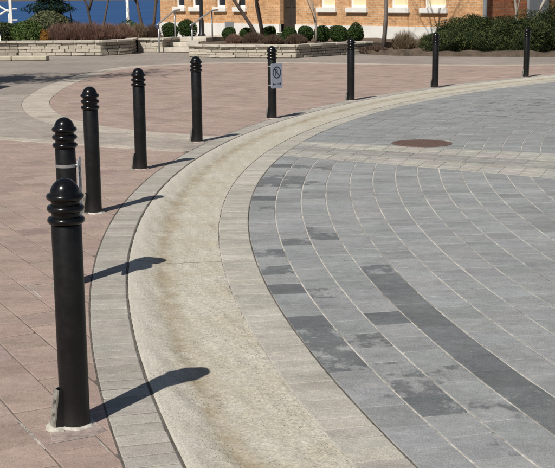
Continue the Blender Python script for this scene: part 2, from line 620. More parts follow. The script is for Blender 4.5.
def rect(cx, cy, ang, w, l):
    ca, sa = math.cos(ang), math.sin(ang)
    return [(cx + ca * x - sa * y, cy + sa * x + ca * y) for x, y in ((-w / 2, -l / 2), (w / 2, -l / 2), (w / 2, l / 2), (-w / 2, l / 2))]


PINK, TAN, PALE, GREY = (0.316, 0.238, 0.202), (0.315, 0.276, 0.240), (0.400, 0.355, 0.300), (0.246, 0.253, 0.251)
STRIP_OUT, STRIP_IN = (0.322, 0.300, 0.265), (0.365, 0.345, 0.300)

# soldier course line that ends the near brick field
LA = Vector((-3.26, 13.88)); LE = Vector((0.863, -0.505)).normalized(); LN = Vector((-LE.y, LE.x)) * -1   # LN points to the camera side
PINK_POLY = [(-1.00, 13.95), (-1.58, 14.29), (-2.45, 15.25), (-3.05, 16.55), (-3.48, 18.06), (-3.72, 19.6), (-3.86, 22.0), (-3.82, 24.6),
             (-3.55, 27.0), (-2.7, 28.5), (-0.9, 29.1), (1.2, 28.4), (3.29, 27.3), (6.25, 26.75), (9.5, 27.6), (14, 30.2), (18, 31.2), (18, 12), (1, 12.6)]
for _ in range(2):                       # round the corners
    PINK_POLY = [q for i in range(len(PINK_POLY)) for a, b in [(PINK_POLY[i], PINK_POLY[(i + 1) % len(PINK_POLY)])] for q in ((a[0] * .75 + b[0] * .25, a[1] * .75 + b[1] * .25), (a[0] * .25 + b[0] * .75, a[1] * .25 + b[1] * .75))]


def sd_poly(x, y, P):
    """signed distance (inside positive) and the direction in which it grows"""
    best, g, inside = 1e9, (1, 0), False
    n = len(P)
    for i in range(n):
        ax, ay = P[i]; bx, by = P[(i + 1) % n]
        ex, ey = bx - ax, by - ay
        t_ = max(0, min(1, ((x - ax) * ex + (y - ay) * ey) / (ex * ex + ey * ey)))
        dx, dy = x - ax - t_ * ex, y - ay - t_ * ey
        d = math.hypot(dx, dy)
        if d < best:
            best = d; g = (dx / d, dy / d) if d > 1e-6 else (1, 0)
        if (ay > y) != (by > y) and x < (bx - ax) * (y - ay) / (by - ay) + ax: inside = not inside
    return (best, g) if inside else (-best, (-g[0], -g[1]))


def cut(poly, c, sd, grad, margin=0.0):
    """clip a stone against the locally straight boundary sd = margin"""
    if sd - margin > 0.2: return poly
    if sd - margin < -0.2: return []
    off = c[0] * grad[0] + c[1] * grad[1] - (sd - margin)
    return clip(poly, grad, off)


annulus(19.53, 26.3, -0.0032, -75, 21, 1.0).build('joint_bed', M['plaza_joint'], plaza)
bricks = Stones('brick', plaza)
AX = R(27.7)                             # the long joints run at AX + 90 degrees
W_, L_, GAP_B = 0.205, 0.238, 0.006
ca, sa = math.cos(AX), math.sin(AX)
for i in range(-62, 130):
    for j in range(-20, 150):
        u = i * W_
        v = (j + (0.5 if i % 2 else 0.0)) * L_
        x, y = ca * u - sa * v, sa * u + ca * v
        if not (-9 < x < 12 and 0.6 < y < 31): continue
        rr, th = to_polar(x, y)
        if rr < R_BRICK - 0.2: continue
        hd = (Vector((x, y)) - LA).dot(LN)
        full = rect(x, y, AX, W_ - GAP_B, L_ - GAP_B)
        rg = ((x - CX) / rr, (y - CY) / rr)
        base = cut(full, (x, y), rr - R_BRICK, rg, 0.004)
        if not base: continue
        ln, lm = (LN.x, LN.y), (-LN.x, -LN.y)
        pieces = []
        near = cut(base, (x, y), hd, ln, 0.210)
        if near:
            pieces.append((near, PINK, hd > 0.42))
        far = cut(base, (x, y), -hd, lm, 0.004)
        if far and hd < 0.21:
            sd, g = sd_poly(x, y, PINK_POLY)
            gm = (-g[0], -g[1])
            a1 = cut(far, (x, y), sd, g, 0.003)
            if a1: pieces.append((a1, PINK, sd > 0.2 and hd < -0.2))
            a2 = cut(far, (x, y), -sd, gm, 0.003)
            a2 = cut(a2, (x, y), sd, g, -0.42) if a2 else a2
            if a2: pieces.append((a2, PALE, -0.22 < sd < -0.2))
            if y < 20 and x > -7:
                a3 = cut(far, (x, y), -sd, gm, 0.425)
                if a3: pieces.append((a3, TAN, sd < -0.65 and hd < -0.2))
        for poly, col, whole in pieces:
            whole = whole and rr - R_BRICK > 0.2
            col = shade(col, 0.05, 0.015)
            if rnd.random() < 0.06: col = shade(tuple(0.88 * k for k in col), 0.04)
            bricks.add(poly, 0.0, col, 0.0, (x, y) if whole else None, AX, (round(W_ - GAP_B, 4), round(L_ - GAP_B, 4)) if whole else None)
bricks.finish()

soldier = Stones('soldier_brick', plaza)
k = -30
while k * 0.112 < 2.85:
    c = LA + LE * (k * 0.112) + LN * 0.105
    rr, _ = to_polar(c.x, c.y)
    if rr > R_BRICK + 0.05:
        soldier.add(rect(c.x, c.y, math.atan2(LE.y, LE.x), 0.105, 0.197), 0.001, shade(PALE, 0.09), 0.0, (c.x, c.y), math.atan2(LE.y, LE.x), (0.105, 0.197))
    k += 1
soldier.finish()


def ring_course(name, parent, r0, r1, unit, z, col, a0=-24, a1=62, gap=0.005, sh=0.07):
    st = Stones(name, parent)
    n = int(R(a1 - a0) * (r0 + r1) / 2 / unit)
    for i in range(n):
        a = a0 + (i + 0.5) * (a1 - a0) / n
        c = pol((r0 + r1) / 2, a)
        ang = -R(a)
        st.add(rect(c.x, c.y, ang, abs(r0 - r1) - 0.007, unit - gap), z, shade(col, sh, 0.010), 0.0, (c.x, c.y), ang, (round(abs(r0 - r1) - 0.007, 4), round(unit - gap, 4)))
    st.finish()


ring_course('border_paver', plaza, R_BRICK, R_GUT0, 0.108, 0.0005, STRIP_OUT, gap=0.0095, sh=0.06)
ring_course('border_paver', road_bed, R_GUT1, R_ROAD, 0.112, Z_ROAD + 0.0005, STRIP_IN, gap=0.006, sh=0.04)

# stone courses of the turning circle, broken by a straight pale band
BL = [Vector((0.14, 12.17)), Vector((2.50, 10.47))]           # near edge of the band
BU = [Vector((0.47, 13.32)), Vector((2.88, 12.13))]           # far edge


def side(P, x, y):
    d = (P[1] - P[0]).normalized(); n = Vector((-d.y, d.x))
    return (Vector((x, y)) - P[0]).dot(n), (n.x, n.y)


stones = Stones('paving_stone', road_bed)
CW, CL = 0.2035, 0.236


STAIN = [(2, -9.8, .9), (1, -12.5, .62), (1, -13.2, .6), (1, -13.7, .68), (2, -12.8, .55), (2, -14.1, .55), (0, -13.7, .52), (1, -15.4, .5), (1, -10.9, .62), (2, -8.9, .45),
         (0, 7.9, .75), (1, 7.6, .62), (2, 7.3, .6), (0, 6.6, .5), (0, 5.7, .6), (0, 4.7, .78), (1, 5.2, .66), (1, 4.5, .7), (1, 3.8, .62), (2, 5.0, .55), (2, 4.0, .6), (0, 3.8, .65), (0, 1.9, .7), (2, 2.7, .5), (0, 0.6, .55),
         (2, -2.7, .55), (1, -3.8, .68), (2, -3.5, .62), (0, -4.6, .66), (0, -6.1, .66), (0, -7.4, .72), (2, -5.6, .5), (1, -7.8, .6), (3, 6.7, .5), (0, -9.6, .7), (0, -10.3, .62),
         (0, -10.9, .66), (0, -11.7, .66), (3, -6.4, .6), (4, -9.0, .4), (5, -8, .42), (6, -5, .4), (7, -8.4, .42), (8, -2, .4), (5, 1, .4), (9, -5, .38), (11, -3, .4)]


def dark_course(rr, th, ci):
    half = math.degrees(CL / rr) * 0.55
    best = rnd.choice((0.0, 0.1, 0.2, 0.28, 0.33))
    for c_, t_, w_ in STAIN:
        if c_ == ci and abs(th - t_) < half: best = max(best, w_ if w_ > .8 else 0.5 + (w_ - 0.56) * 0.75)
    if ci == 3 and -19 < th < -6.9: best = rnd.choice((0.66, 0.74, 0.6, 0.78, 0.7))
    return best


for ci in range(0, 62):
    r1 = R_ROAD - 0.002 - ci * CW
    rm = r1 - CW / 2
    step = math.degrees(CL / rm)
    ph = rnd.random() * step
    n = int(88 / step)
    for i in range(n):
        th = -28 + ph + i * step
        c = pol(rm, th)
        if c.x > 14: continue
        ang = -R(th)
        dl, gl = side(BL, c.x, c.y)
        du, gu = side(BU, c.x, c.y)
        poly = rect(c.x, c.y, ang, CW - 0.0085, CL - 0.0028)
        whole = True
        if dl > 0.2 and du < -0.2: continue
        if dl < 0.2 and du < -0.2:
            if dl > -0.2:
                poly = cut(poly, (c.x, c.y), -dl, (-gl[0], -gl[1]), 0.004); whole = False
            wet = dark_course(rm, th, ci)
            col = shade(GREY, 0.055, 0.015)
        else:
            if du < 0.2:
                poly = cut(poly, (c.x, c.y), du, gu, 0.004); whole = False
            wet = rnd.choice((0.0, 0.05, 0.12, 0.2))
            if ci in (5, 6, 7, 8, 9) and 24 < th < 34: wet = rnd.choice((0.1, 0.35, 0.5))
            col = shade(tuple(0.95 * k for k in GREY), 0.05, 0.015)
        mh = math.hypot(c.x - 1.62, c.y - 13.1)
        if mh < 0.30: continue
        if not poly: continue
        stones.add(poly, Z_ROAD, col, wet, (c.x, c.y) if whole else None, ang, (round(CW - 0.0085, 4), round(CL - 0.0028, 4)) if whole else None)
stones.finish()

band = Stones('band_paver', road_bed)
NB = 9
for row in range(NB):
    k0, k1 = row / NB, (row + 1) / NB
    pale = row in (0, 1, 2, 6, 7, 8)
    x = -0.6
    while x < 13:
        w = 0.21 + (0.1 if not pale else 0)
        def bp(s, k):
            a = BL[0] + (BL[1] - BL[0]).normalized() * s
            b = BU[0] + (BU[1] - BU[0]).normalized() * (s - 0.0)
            return a + (b - a) * k
        q = [bp(x + .003, k0 + .004), bp(x + w - .002, k0 + .004), bp(x + w - .002, k1 - .004), bp(x + .002, k1 - .004)]
        c = sum(q, Vector((0, 0))) / 4
        rr, th = to_polar(c.x, c.y)
        x += w
        if rr > R_ROAD + 0.12: continue
        poly = [(p_.x, p_.y) for p_ in q]
        rg = ((c.x - CX) / rr, (c.y - CY) / rr)
        poly = cut(poly, (c.x, c.y), R_ROAD - rr, (-rg[0], -rg[1]), 0.004)
        if not poly: continue
        band.add(poly, Z_ROAD + 0.001, shade((0.345, 0.33, 0.295) if pale else (0.265, 0.252, 0.235), 0.04), 0.0)
band.finish()

# dark dirt in the three long ring joints
for par, r0, r1, z in ((plaza, 19.5235, 19.513, -0.0018), (plaza, 19.726, 19.718, -0.002), (road_bed, 18.7245, 18.7165, Z_ROAD - 0.002)):
    annulus(r1, r0, z, -30, 70, 0.5).build('joint_dirt', M['joint_dirt'], par)

# ------------------------------------------------------------------ concrete gutter, cast in separate slabs
def gut_z(v):                            # depth over metres from the outer edge: rolled lip, channel, gently rising pan
    q = min(max((v - 0.03) / 0.20, 0), 1); q = q * q * (3 - 2 * q)
    return -0.030 * q + (0.004 * max(0, (v - 0.24)) / 0.33)


prof = [(19.511, -0.030), (19.511, -0.006), (19.506, -0.001)] + [(19.500 - k * 0.0188, gut_z(0.011 + k * 0.0188)) for k in range(31)] + [(18.934, -0.032), (18.934, -0.09)]
bed = annulus(18.90, 19.515, -0.10, 0, 360, 2).build('gutter', M['joint_dirt'])
tag(bed, 'pale worn concrete gutter curving between brick walk and stone road', None, None, 'structure')
SEG = 15.0
a = -5.4 - 2 * SEG
while a < 70:
    mb = MB()
    n = 110
    a0, a1 = a + 0.009, a + SEG - 0.009
    grid = []
    for i in range(n + 1):
        th = a0 + (a1 - a0) * i / n
        row = []
        for j, (r, z) in enumerate(prof):
            wob = 0.004 * math.sin(th * 3.1 + j) * math.sin(th * 1.7 + 2) if 3 < j < 33 else 0
            jag = 0.004 * (rnd.random() - 0.5) if j in (1, 2, 33) else 0
            row.append(pol(r + jag, th, z + 0.5 * wob))
        grid.append(row)
    for i in range(n):
        for j in range(len(prof) - 1):
            u0, u1 = R(a0 + (a1 - a0) * i / n) * 19, R(a0 + (a1 - a0) * (i + 1) / n) * 19
            v0, v1 = 19.511 - prof[j][0], 19.511 - prof[j + 1][0]
            mb.poly([grid[i][j], grid[i][j + 1], grid[i + 1][j + 1], grid[i + 1][j]], [(u0, v0), (u0, v1), (u1, v1), (u1, v0)])
    mb.build('slab', M['gutter'], bed, True)
    a += SEG

# ------------------------------------------------------------------ manhole
t = empty('manhole_cover', (1.62, 13.10, Z_ROAD))
tag(t, 'round rusty iron manhole cover set in the grey road', 'manhole cover')
mb = MB(); mb.lathe([(0.335, -0.02), (0.335, 0.004), (0.325, 0.006), (0.295, 0.006), (0.293, -0.008)], 48); mb.build('rim', M['rust_iron'], t)
mb = MB(); mb.lathe([(0.289, -0.012), (0.289, 0.003), (0.284, 0.006), (0.10, 0.006), (0.0005, 0.006)], 48)
for i in range(-6, 7):
    for j in range(-6, 7):
        if math.hypot(i, j) < 6.3: mb.box((i * .042, j * .042, 0.008), (.024, .024, .006))
mb.build('lid', M['rust_iron'], t)

# ------------------------------------------------------------------ bollards
def torus(Rm, r, z, n=40, m=12):
    mb = MB()
    pr = [(Rm + r * math.cos(2 * math.pi * k / m), z + r * 1.05 * math.sin(2 * math.pi * k / m)) for k in range(m + 1)]
    mb.lathe(pr, n)
    return mb


_post, _cap, _br, _pl, _lug, _col = MB(), MB(), MB(), MB(), MB(), MB()
_post.lathe([(0.0565, -0.03), (0.0565, 0.40), (0.0565, 0.780), (0.055, 0.7835), (0.0002, 0.7835)], 40)
_cap.lathe([(0.0002, 0.7845), (0.0545, 0.7845), (0.0535, 0.80), (0.0535, 0.886), (0.0560, 0.890)] +
           [(0.0563 * math.cos(R(q)), 0.892 + 0.061 * math.sin(R(q))) for q in range(0, 90, 8)] + [(0.0002, 0.953)], 40)
ring_me = [torus(0.0565, 0.0132, z).mesh('ring', M['black_cap'], True) for z in (0.886, 0.842, 0.798)]
post_me = _post.mesh('post', M['black_shaft'], True)
cap_me = _cap.mesh('cap', M['black_cap'], True)
# gusset fin welded to the foot, the hinge plate on it and the floor plate (all on local -x)
for y0, y1 in ((-0.021, -0.013), (0.013, 0.021)):
    a_, b_ = [(-0.050, 0.0), (-0.086, 0.0), (-0.080, 0.06), (-0.066, 0.15), (-0.050, 0.155)], []
    _br.poly([(x, y0, z) for x, z in a_]); _br.poly([(x, y1, z) for x, z in a_][::-1])
    for i in range(5):
        (xa, za), (xb, zb) = a_[i], a_[(i + 1) % 5]
        _br.poly([(xa, y0, za), (xa, y1, za), (xb, y1, zb), (xb, y0, zb)])
Mx = Matrix.Translation((-0.0815, 0, 0.075)) @ Matrix.Rotation(R(8), 4, 'Y')
for z0, z1 in ((-0.075, -0.03), (-0.012, 0.020), (0.040, 0.078)):
    _pl.box((0, 0, (z0 + z1) / 2), (0.007, 0.040, z1 - z0), Mx)
for s_ in (-1, 1):
    _pl.box((0, s_ * 0.0165, 0.002), (0.0065, 0.008, 0.150), Mx)
for k in range(7):
    aa = [R(90 + k * 180 / 7), R(90 + (k + 1) * 180 / 7)]
    q = [(-0.066, 0), (-0.066 + 0.050 * math.cos(aa[0]), 0.050 * math.sin(aa[0])), (-0.066 + 0.050 * math.cos(aa[1]), 0.050 * math.sin(aa[1]))]
    _lug.poly([(x, y, 0.010) for x, y in q])
    _lug.poly([(q[1][0], q[1][1], 0.010), (q[1][0], q[1][1], -0.004), (q[2][0], q[2][1], -0.004), (q[2][0], q[2][1], 0.010)])
prr = [0.076 + 0.006 * math.sin(k * 1.3) + rnd.uniform(-.004, .004) for k in range(36)]
for k in range(36):
    k2 = (k + 1) % 36
    A_, B_ = 2 * math.pi * k / 36, 2 * math.pi * k2 / 36
    P = [(0.054 * math.cos(A_), 0.054 * math.sin(A_), 0.009), (prr[k] * .85 * math.cos(A_), prr[k] * .85 * math.sin(A_), 0.006), (prr[k] * math.cos(A_), prr[k] * math.sin(A_), -0.003)]
    Q = [(0.054 * math.cos(B_), 0.054 * math.sin(B_), 0.009), (prr[k2] * .85 * math.cos(B_), prr[k2] * .85 * math.sin(B_), 0.006), (prr[k2] * math.cos(B_), prr[k2] * math.sin(B_), -0.003)]
    for i in range(2):
        _col.poly([P[i], P[i + 1], Q[i + 1], Q[i]])
br_me, pl_me = _br.mesh('gusset', M['black_shaft']), _pl.mesh('hinge_plate', M['galvanised'])
lug_me, col_me = _lug.mesh('floor_plate', M['chipped_plate']), _col.mesh('mortar_collar', M['mortar'])
lug2_me, col2_me = _lug.mesh('floor_plate', M['galvanised']), _col.mesh('mortar_collar', M['cement'])

BOL = [(19.848, -13.72, 'nearest black steel bollard, standing large at the front on pink bricks'),
       (19.832, -7.10, 'black bollard half hidden behind the nearest one, with a strapped sign plate edge-on'),
       (19.89, -0.50, 'plain black bollard just behind the two overlapping front ones, third from the camera'),
       (19.90, 6.08, 'black bollard fourth from the camera, just before the tan crossing path'),
       (19.84, 12.26, 'black bollard fifth from the camera, where the tan crossing path meets the gutter'),
       (19.735, 19.94, 'black bollard carrying a no parking sign facing the camera'),
       (19.69, 28.26, 'black bollard next to the one with the no parking sign, on its right'),
       (19.59, 36.6, 'black bollard second from the right, in front of the left end of the dark hedge'),
       (19.61, 45.92, 'black bollard farthest right, in front of the dark hedge')]
bol_obs = []
for i, (r, th, lab) in enumerate(BOL):
    b = empty('bollard', pol(r, th, 0.001), R(32) if i == 0 else R(rnd.uniform(8, 26)))
    tag(b, lab, 'bollard', 'black bollards along the gutter')
    for me_, nm in ((post_me, 'post'), (cap_me, 'cap'), (ring_me[0], 'ring'), (ring_me[1], 'ring'), (ring_me[2], 'ring'), (br_me, 'gusset'), (pl_me, 'hinge_plate'), (lug_me if i == 0 else lug2_me, 'floor_plate'), (col_me if i in (0, 2) else col2_me, 'mortar_collar')):
        link(bpy.data.objects.new(nm, me_), b)
    bol_obs.append(b)


def arrow(mb, x0, x1, y, z, w=0.006, h=0.013):
    s = 1 if x1 > x0 else -1
    mb.poly([(x0, y, z - w / 2), (x1 - s * .018, y, z - w / 2), (x1 - s * .018, y, z + w / 2), (x0, y, z + w / 2)][::s])
    mb.poly([(x1 - s * .020, y, z - h), (x1, y, z), (x1 - s * .020, y, z + h)][::s])


def sign(i, face_deg, label, off=0.074, zc=0.565, shift=0.0):
    """metal plate strapped to bollard i, local -y is the face"""
    c = bol_obs[i].location
    a_ = R(face_deg)
    s = empty('parking_sign', (c.x + off * math.cos(a_) - shift * math.sin(a_), c.y + off * math.sin(a_) + shift * math.cos(a_), zc), a_ + math.pi / 2)
    tag(s, label, 'sign')
    W, H = 0.215, 0.325
    rr = 0.018
    out = []
    for cx_, cz_, s0 in ((W / 2 - rr, H / 2 - rr, 0), (-W / 2 + rr, H / 2 - rr, 90), (-W / 2 + rr, -H / 2 + rr, 180), (W / 2 - rr, -H / 2 + rr, 270)):
        for q in range(0, 91, 18):
            out.append((cx_ + rr * math.cos(R(s0 + q)), cz_ + rr * math.sin(R(s0 + q))))
    mb = MB()
    mb.poly([(x, -0.002, z) for x, z in out]); mb.poly([(x, 0.002, z) for x, z in out][::-1])
    for k in range(len(out)):
        p_, q_ = out[k], out[(k + 1) % len(out)]
        mb.poly([(p_[0], -0.002, p_[1]), (p_[0], 0.002, p_[1]), (q_[0], 0.002, q_[1]), (q_[0], -0.002, q_[1])])
    mb.build('plate', M['sign_face'], s)
    y = -0.0035
    zc_ = 0.045
    mb = MB()
    for k in range(40):
        A_, B_ = 2 * math.pi * k / 40, 2 * math.pi * (k + 1) / 40
        mb.poly([(q * math.cos(z), y, zc_ + q * math.sin(z)) for q, z in ((.064, A_), (.078, A_), (.078, B_), (.064, B_))])
    ca_, sa_ = math.cos(R(-45)), math.sin(R(-45))
    mb.poly([(ca_ * u_ - sa_ * v_, y - .0012, zc_ + sa_ * u_ + ca_ * v_) for u_, v_ in ((-.066, -.007), (.066, -.007), (.066, .007), (-.066, .007))])
    mb.build('ban_ring', M['sign_ink'], s)
    mb = MB()                                             # the letter P
    mb.box((-.020, y + .0004, zc_), (.013, .001, .088))
    for k in range(12):
        A_, B_ = R(90 - k * 15), R(90 - (k + 1) * 15)
        mb.poly([(-.012 + q * math.cos(z) * 1.15, y, zc_ + .019 + q * math.sin(z)) for q, z in ((.013, A_), (.025, A_), (.025, B_), (.013, B_))])
    mb.build('letter', M['sign_ink'], s)
    for s_ in (-1, 1):
        mb = MB(); arrow(mb, s_ * .012, s_ * .080, y, -0.105, .012, .020); mb.build('arrow', M['sign_ink'], s)
    # straps round the post (in the sign's frame the post's axis lies behind the plate)
    for zz in (0.125, -0.125):
        mb = MB()
        n = 28
        ctr = Vector((0, 0, 0)); ctr.y = off; ctr.x = -shift
        for k in range(n):
            A_, B_ = 2 * math.pi * k / n, 2 * math.pi * (k + 1) / n
            mb.poly([(ctr.x + .0585 * math.cos(z), ctr.y + .0585 * math.sin(z), zz + h_) for z, h_ in ((A_, -.009), (B_, -.009), (B_, .009), (A_, .009))])
        mb.box((ctr.x * .5, off - .062, zz), (.03, .02, .018))
        mb.build('strap', M['strap'], s, True)
    return s


sign(5, -44, 'small no parking sign with arrows, facing the camera on a far bollard', 0.074, 0.565, 0.012)
sign(1, 5, 'narrow pale sign plate seen edge-on behind the nearest bollard', 0.074, 0.56, -0.01)

# cement infill and white joint mortar at the nearest bollard's foot
b0 = bol_obs[0].location
mb = MB()
pts = [(-.135, -.125), (.02, -.155), (.085, -.120), (.08, .06), (.00, .10), (-.08, .09)]
v_, f_ = stone_faces([(b0.x + x * math.cos(.48) - y * math.sin(.48), b0.y + x * math.sin(.48) + y * math.cos(.48)) for x, y in pts], 0.0018, 0.012, 0.006)
mb.v, mb.f, mb.uv = v_, f_, [None] * len(f_)
mb.build('cement_patch', M['cement'], plaza)
for (xa_, ya_, xb_, yb_, w_) in ((-1.03, 4.37, -.85, 4.04, .009), (-.85, 4.09, -.69, 4.17, .006), (-1.45, 6.58, -1.29, 6.24, .011), (-1.44, 6.53, -1.32, 6.58, .007), (-.69, 4.17, -.61, 4.0, .005)):
    l_, an = math.hypot(xb_ - xa_, yb_ - ya_), math.degrees(math.atan2(yb_ - ya_, xb_ - xa_))
    x0, y0 = xa_, ya_
    mb = MB()
    d = Vector((math.cos(R(an)), math.sin(R(an)), 0)); nn = Vector((-d.y, d.x, 0))
    n = 24
    ws = [w_ * rnd.uniform(.25, .75) * math.sin(math.pi * min(max(k / n, .05), .95)) ** .5 for k in range(n + 1)]
    for k in range(n):
        wa, wb = ws[k], ws[k + 1]
        pa, pb = Vector((x0, y0, 0.0016)) + d * l_ * k / n, Vector((x0, y0, 0.0016)) + d * l_ * (k + 1) / n
        mb.poly([pa - nn * wa, pa + nn * wa, pb + nn * wb, pb - nn * wb][::-1])
    mb.build('mortar_smear', M['mortar'], plaza)

# ------------------------------------------------------------------ brick building
BP, BA = Vector((4.84, 36.3, 0)), R(-50)
bT = Vector((math.cos(BA), math.sin(BA), 0)); bN = Vector((math.sin(BA), -math.cos(BA), 0))   # bN points out of the front
S0, S1, HB, DB = -14.6, 1.89, 8.2, 13.0
bld = empty('brick_building', BP)
tag(bld, 'buff brick building with white foundation, stone sills and dark door', 'building')


def bp3(s, out, z):
    return bT * s + bN * out + Vector((0, 0, z))


SILLS = [(-13.67, -12.87, 0), (-12.61, -11.78, 0), (-11.09, -10.30, 0), (-9.88, -9.12, 0), (-5.30, -4.36, 1), (-3.88, -2.90, 1), (-2.01, -1.05, 1), (-0.59, 0.51, 1)]
DOOR = (-7.28, -6.43)
ZF, ZS = 0.62, 1.20
opens = []
for a_, b_, k in SILLS:
    opens.append((a_ + .10, b_ - .10, ZS, 2.95)); opens.append((a_ + .10, b_ - .10, 4.6, 6.3))
opens.append((DOOR[0], DOOR[1], 0.36, 2.75))
xs = sorted({S0, S1} | {o[0] for o in opens} | {o[1] for o in opens})
zs = sorted({ZF, HB} | {o[2] for o in opens if o[2] > ZF} | {o[3] for o in opens})
mb = MB()
for xa, xb in zip(xs, xs[1:]):
    for za, zb in zip(zs, zs[1:]):
        xm, zm = (xa + xb) / 2, (za + zb) / 2
        if any(o[0] < xm < o[1] and o[2] < zm < o[3] for o in opens): continue
        mb.poly([bp3(xa, 0, za), bp3(xb, 0, za), bp3(xb, 0, zb), bp3(xa, 0, zb)], [(xa, za), (xb, za), (xb, zb), (xa, zb)])
for (xa, xb, za, zb) in opens:
    for (p0, p1) in (((xa, za), (xa, zb)), ((xa, zb), (xb, zb)), ((xb, zb), (xb, za))):
        mb.poly([bp3(p0[0], 0, max(p0[1], ZF)), bp3(p1[0], 0, max(p1[1], ZF)), bp3(p1[0], -.3, max(p1[1], ZF)), bp3(p0[0], -.3, max(p0[1], ZF))], [(p0[0], p0[1]), (p1[0], p1[1]), (p1[0] + .2, p1[1] + .1), (p0[0] + .2, p0[1] + .1)])
mb.poly([bp3(S0, -DB, ZF), bp3(S0, 0, ZF), bp3(S0, 0, HB), bp3(S0, -DB, HB)], [(0, ZF), (DB, ZF), (DB, HB), (0, HB)])
mb.poly([bp3(S1, -DB, ZF), bp3(S0, -DB, ZF), bp3(S0, -DB, HB), bp3(S1, -DB, HB)], [(0, ZF), (16, ZF), (16, HB), (0, HB)])
mb.build('wall', M['brick_buff'], bld)
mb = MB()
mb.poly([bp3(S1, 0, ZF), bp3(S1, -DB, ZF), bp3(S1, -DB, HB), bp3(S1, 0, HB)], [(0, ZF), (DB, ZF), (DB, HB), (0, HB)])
w = mb.build('side_wall', M['brick_shaded'], bld); w['label'] = 'brick end wall with shade painted in as a redder tone'
mb = MB()
MR = Matrix.Rotation(BA, 4, 'Z')
for sa_, sb_ in ((S0 - .05, DOOR[0]), (DOOR[1], S1 + .05)):
    mb.box(((sa_ + sb_) / 2, 0.0, ZF / 2 - .02), (sb_ - sa_, 0.10, ZF + .04), MR)
mb.box((S1, DB / 2, ZF / 2 - .02), (0.10, DB - .12, ZF + .035), MR)
mb.box((S0, DB / 2, ZF / 2 - .02), (0.10, DB - .12, ZF + .035), MR)
mb.build('foundation', M['foundation'], bld)
mb = MB(); mb.box(((S0 + S1) / 2, DB / 2, HB + .15), (S1 - S0 + .5, DB + .5, .30), MR)
rf = mb.build('roof', M['roof_felt'], bld)
mb = MB(); mb.box(((S0 + S1) / 2, DB / 2, HB - .12), (S1 - S0 + .24, DB + .24, .235), MR); mb.build('cornice', M['sill'], bld)
for (a_, b_, k) in SILLS:
    for zb_, zt_ in ((ZS, 2.95), (4.6, 6.3)):
        xa, xb = a_ + .10, b_ - .10
        win = MB()
        for (x0, x1, z0, z1) in ((xa, xa + .07, zb_, zt_), (xb - .07, xb, zb_, zt_), (xa + .07, xb - .07, zt_ - .07, zt_), (xa + .07, xb - .07, zb_, zb_ + .07), (xa + .07, xb - .07, zb_ + .83, zb_ + .88)):
            win.box(((x0 + x1) / 2, 0.14, (z0 + z1) / 2), (x1 - x0 - .002, .07, z1 - z0 - .001), MR)
        wo = win.build('window', M['white_paint'], bld)
        g_ = MB(); g_.box(((xa + xb) / 2, 0.15, (zb_ + zt_) / 2), (xb - xa - .10, .012, zt_ - zb_ - .10), MR); g_.build('pane', M['cream_blind'] if (k and zb_ == ZS) else M['glass'], wo)
        s_ = MB(); s_.box(((a_ + b_) / 2, 0.02, zb_ - .085), (b_ - a_, .24, .165), MR); bevel(s_.build('sill', M['sill'], wo), .012)
        if zb_ == ZS:
            s_ = MB(); s_.box(((a_ + b_) / 2, 0.03, zt_ + .10), (b_ - a_ + .1, .12, .20), MR); s_.build('lintel', M['sill'], wo)
mb = MB(); mb.box(((DOOR[0] + DOOR[1]) / 2, 0.20, 1.55), (DOOR[1] - DOOR[0] - .004, .06, 2.39), MR)
dr = mb.build('door', M['door_dark'], bld)
for zz in (.75, 1.45, 2.2):
    for xx in (-.19, .19):
        mb = MB(); mb.box(((DOOR[0] + DOOR[1]) / 2 + xx, 0.165, zz), (.27, .02, .5), MR); bevel(mb.build('door_panel', M['door_dark'], dr), .01)
mb = MB(); mb.box((DOOR[1] - .1, .15, 1.35), (.03, .05, .12), MR); mb.build('handle', M['rail_metal'], dr)
mb = MB(); mb.box(((DOOR[0] + DOOR[1]) / 2, -.28, .17), (1.5, .52, .35), MR); mb.build('doorstep', M['sill'], bld)
mb = MB(); mb.tube([MR @ Vector((S1 + .10, -.07, .1)), MR @ Vector((S1 + .10, -.07, HB - .3))], .065, 10); mb.build('downpipe', M['grey_paint'], bld)
mb = MB(); mb.box((S1 + .045, 2.45, 1.45), (.08, .95, 2.3), MR); mb.build('side_door', M['grey_paint'], bld)
mb = MB(); mb.box((-10.1, -.06, .56), (.5, .03, .22), MR); mb.build('vent', M['grey_paint'], bld)

# ------------------------------------------------------------------ low stone walls and planting beds
block_me = []
for k in range(6):
    b2 = bmesh.new(); bmesh.ops.create_cube(b2, size=1.0)
    for v in b2.verts:
        v.co += Vector((rnd.uniform(-.03, .03), rnd.uniform(-.05, .05), rnd.uniform(-.04, .04)))
    bmesh.ops.bevel(b2, geom=b2.edges[:], offset=.05, segments=1, affect='EDGES')
    block_me.append(b2)


def bmesh_to(b2, name, mat):
    me_ = bpy.data.meshes.new(name); b2.to_mesh(me_); me_.materials.append(mat); return me_


BLK = {k: [bmesh_to(b2, 'block', M[k]) for b2 in block_me] for k in ('stone_sunlit', 'stone_shaded', 'cap_stone')}


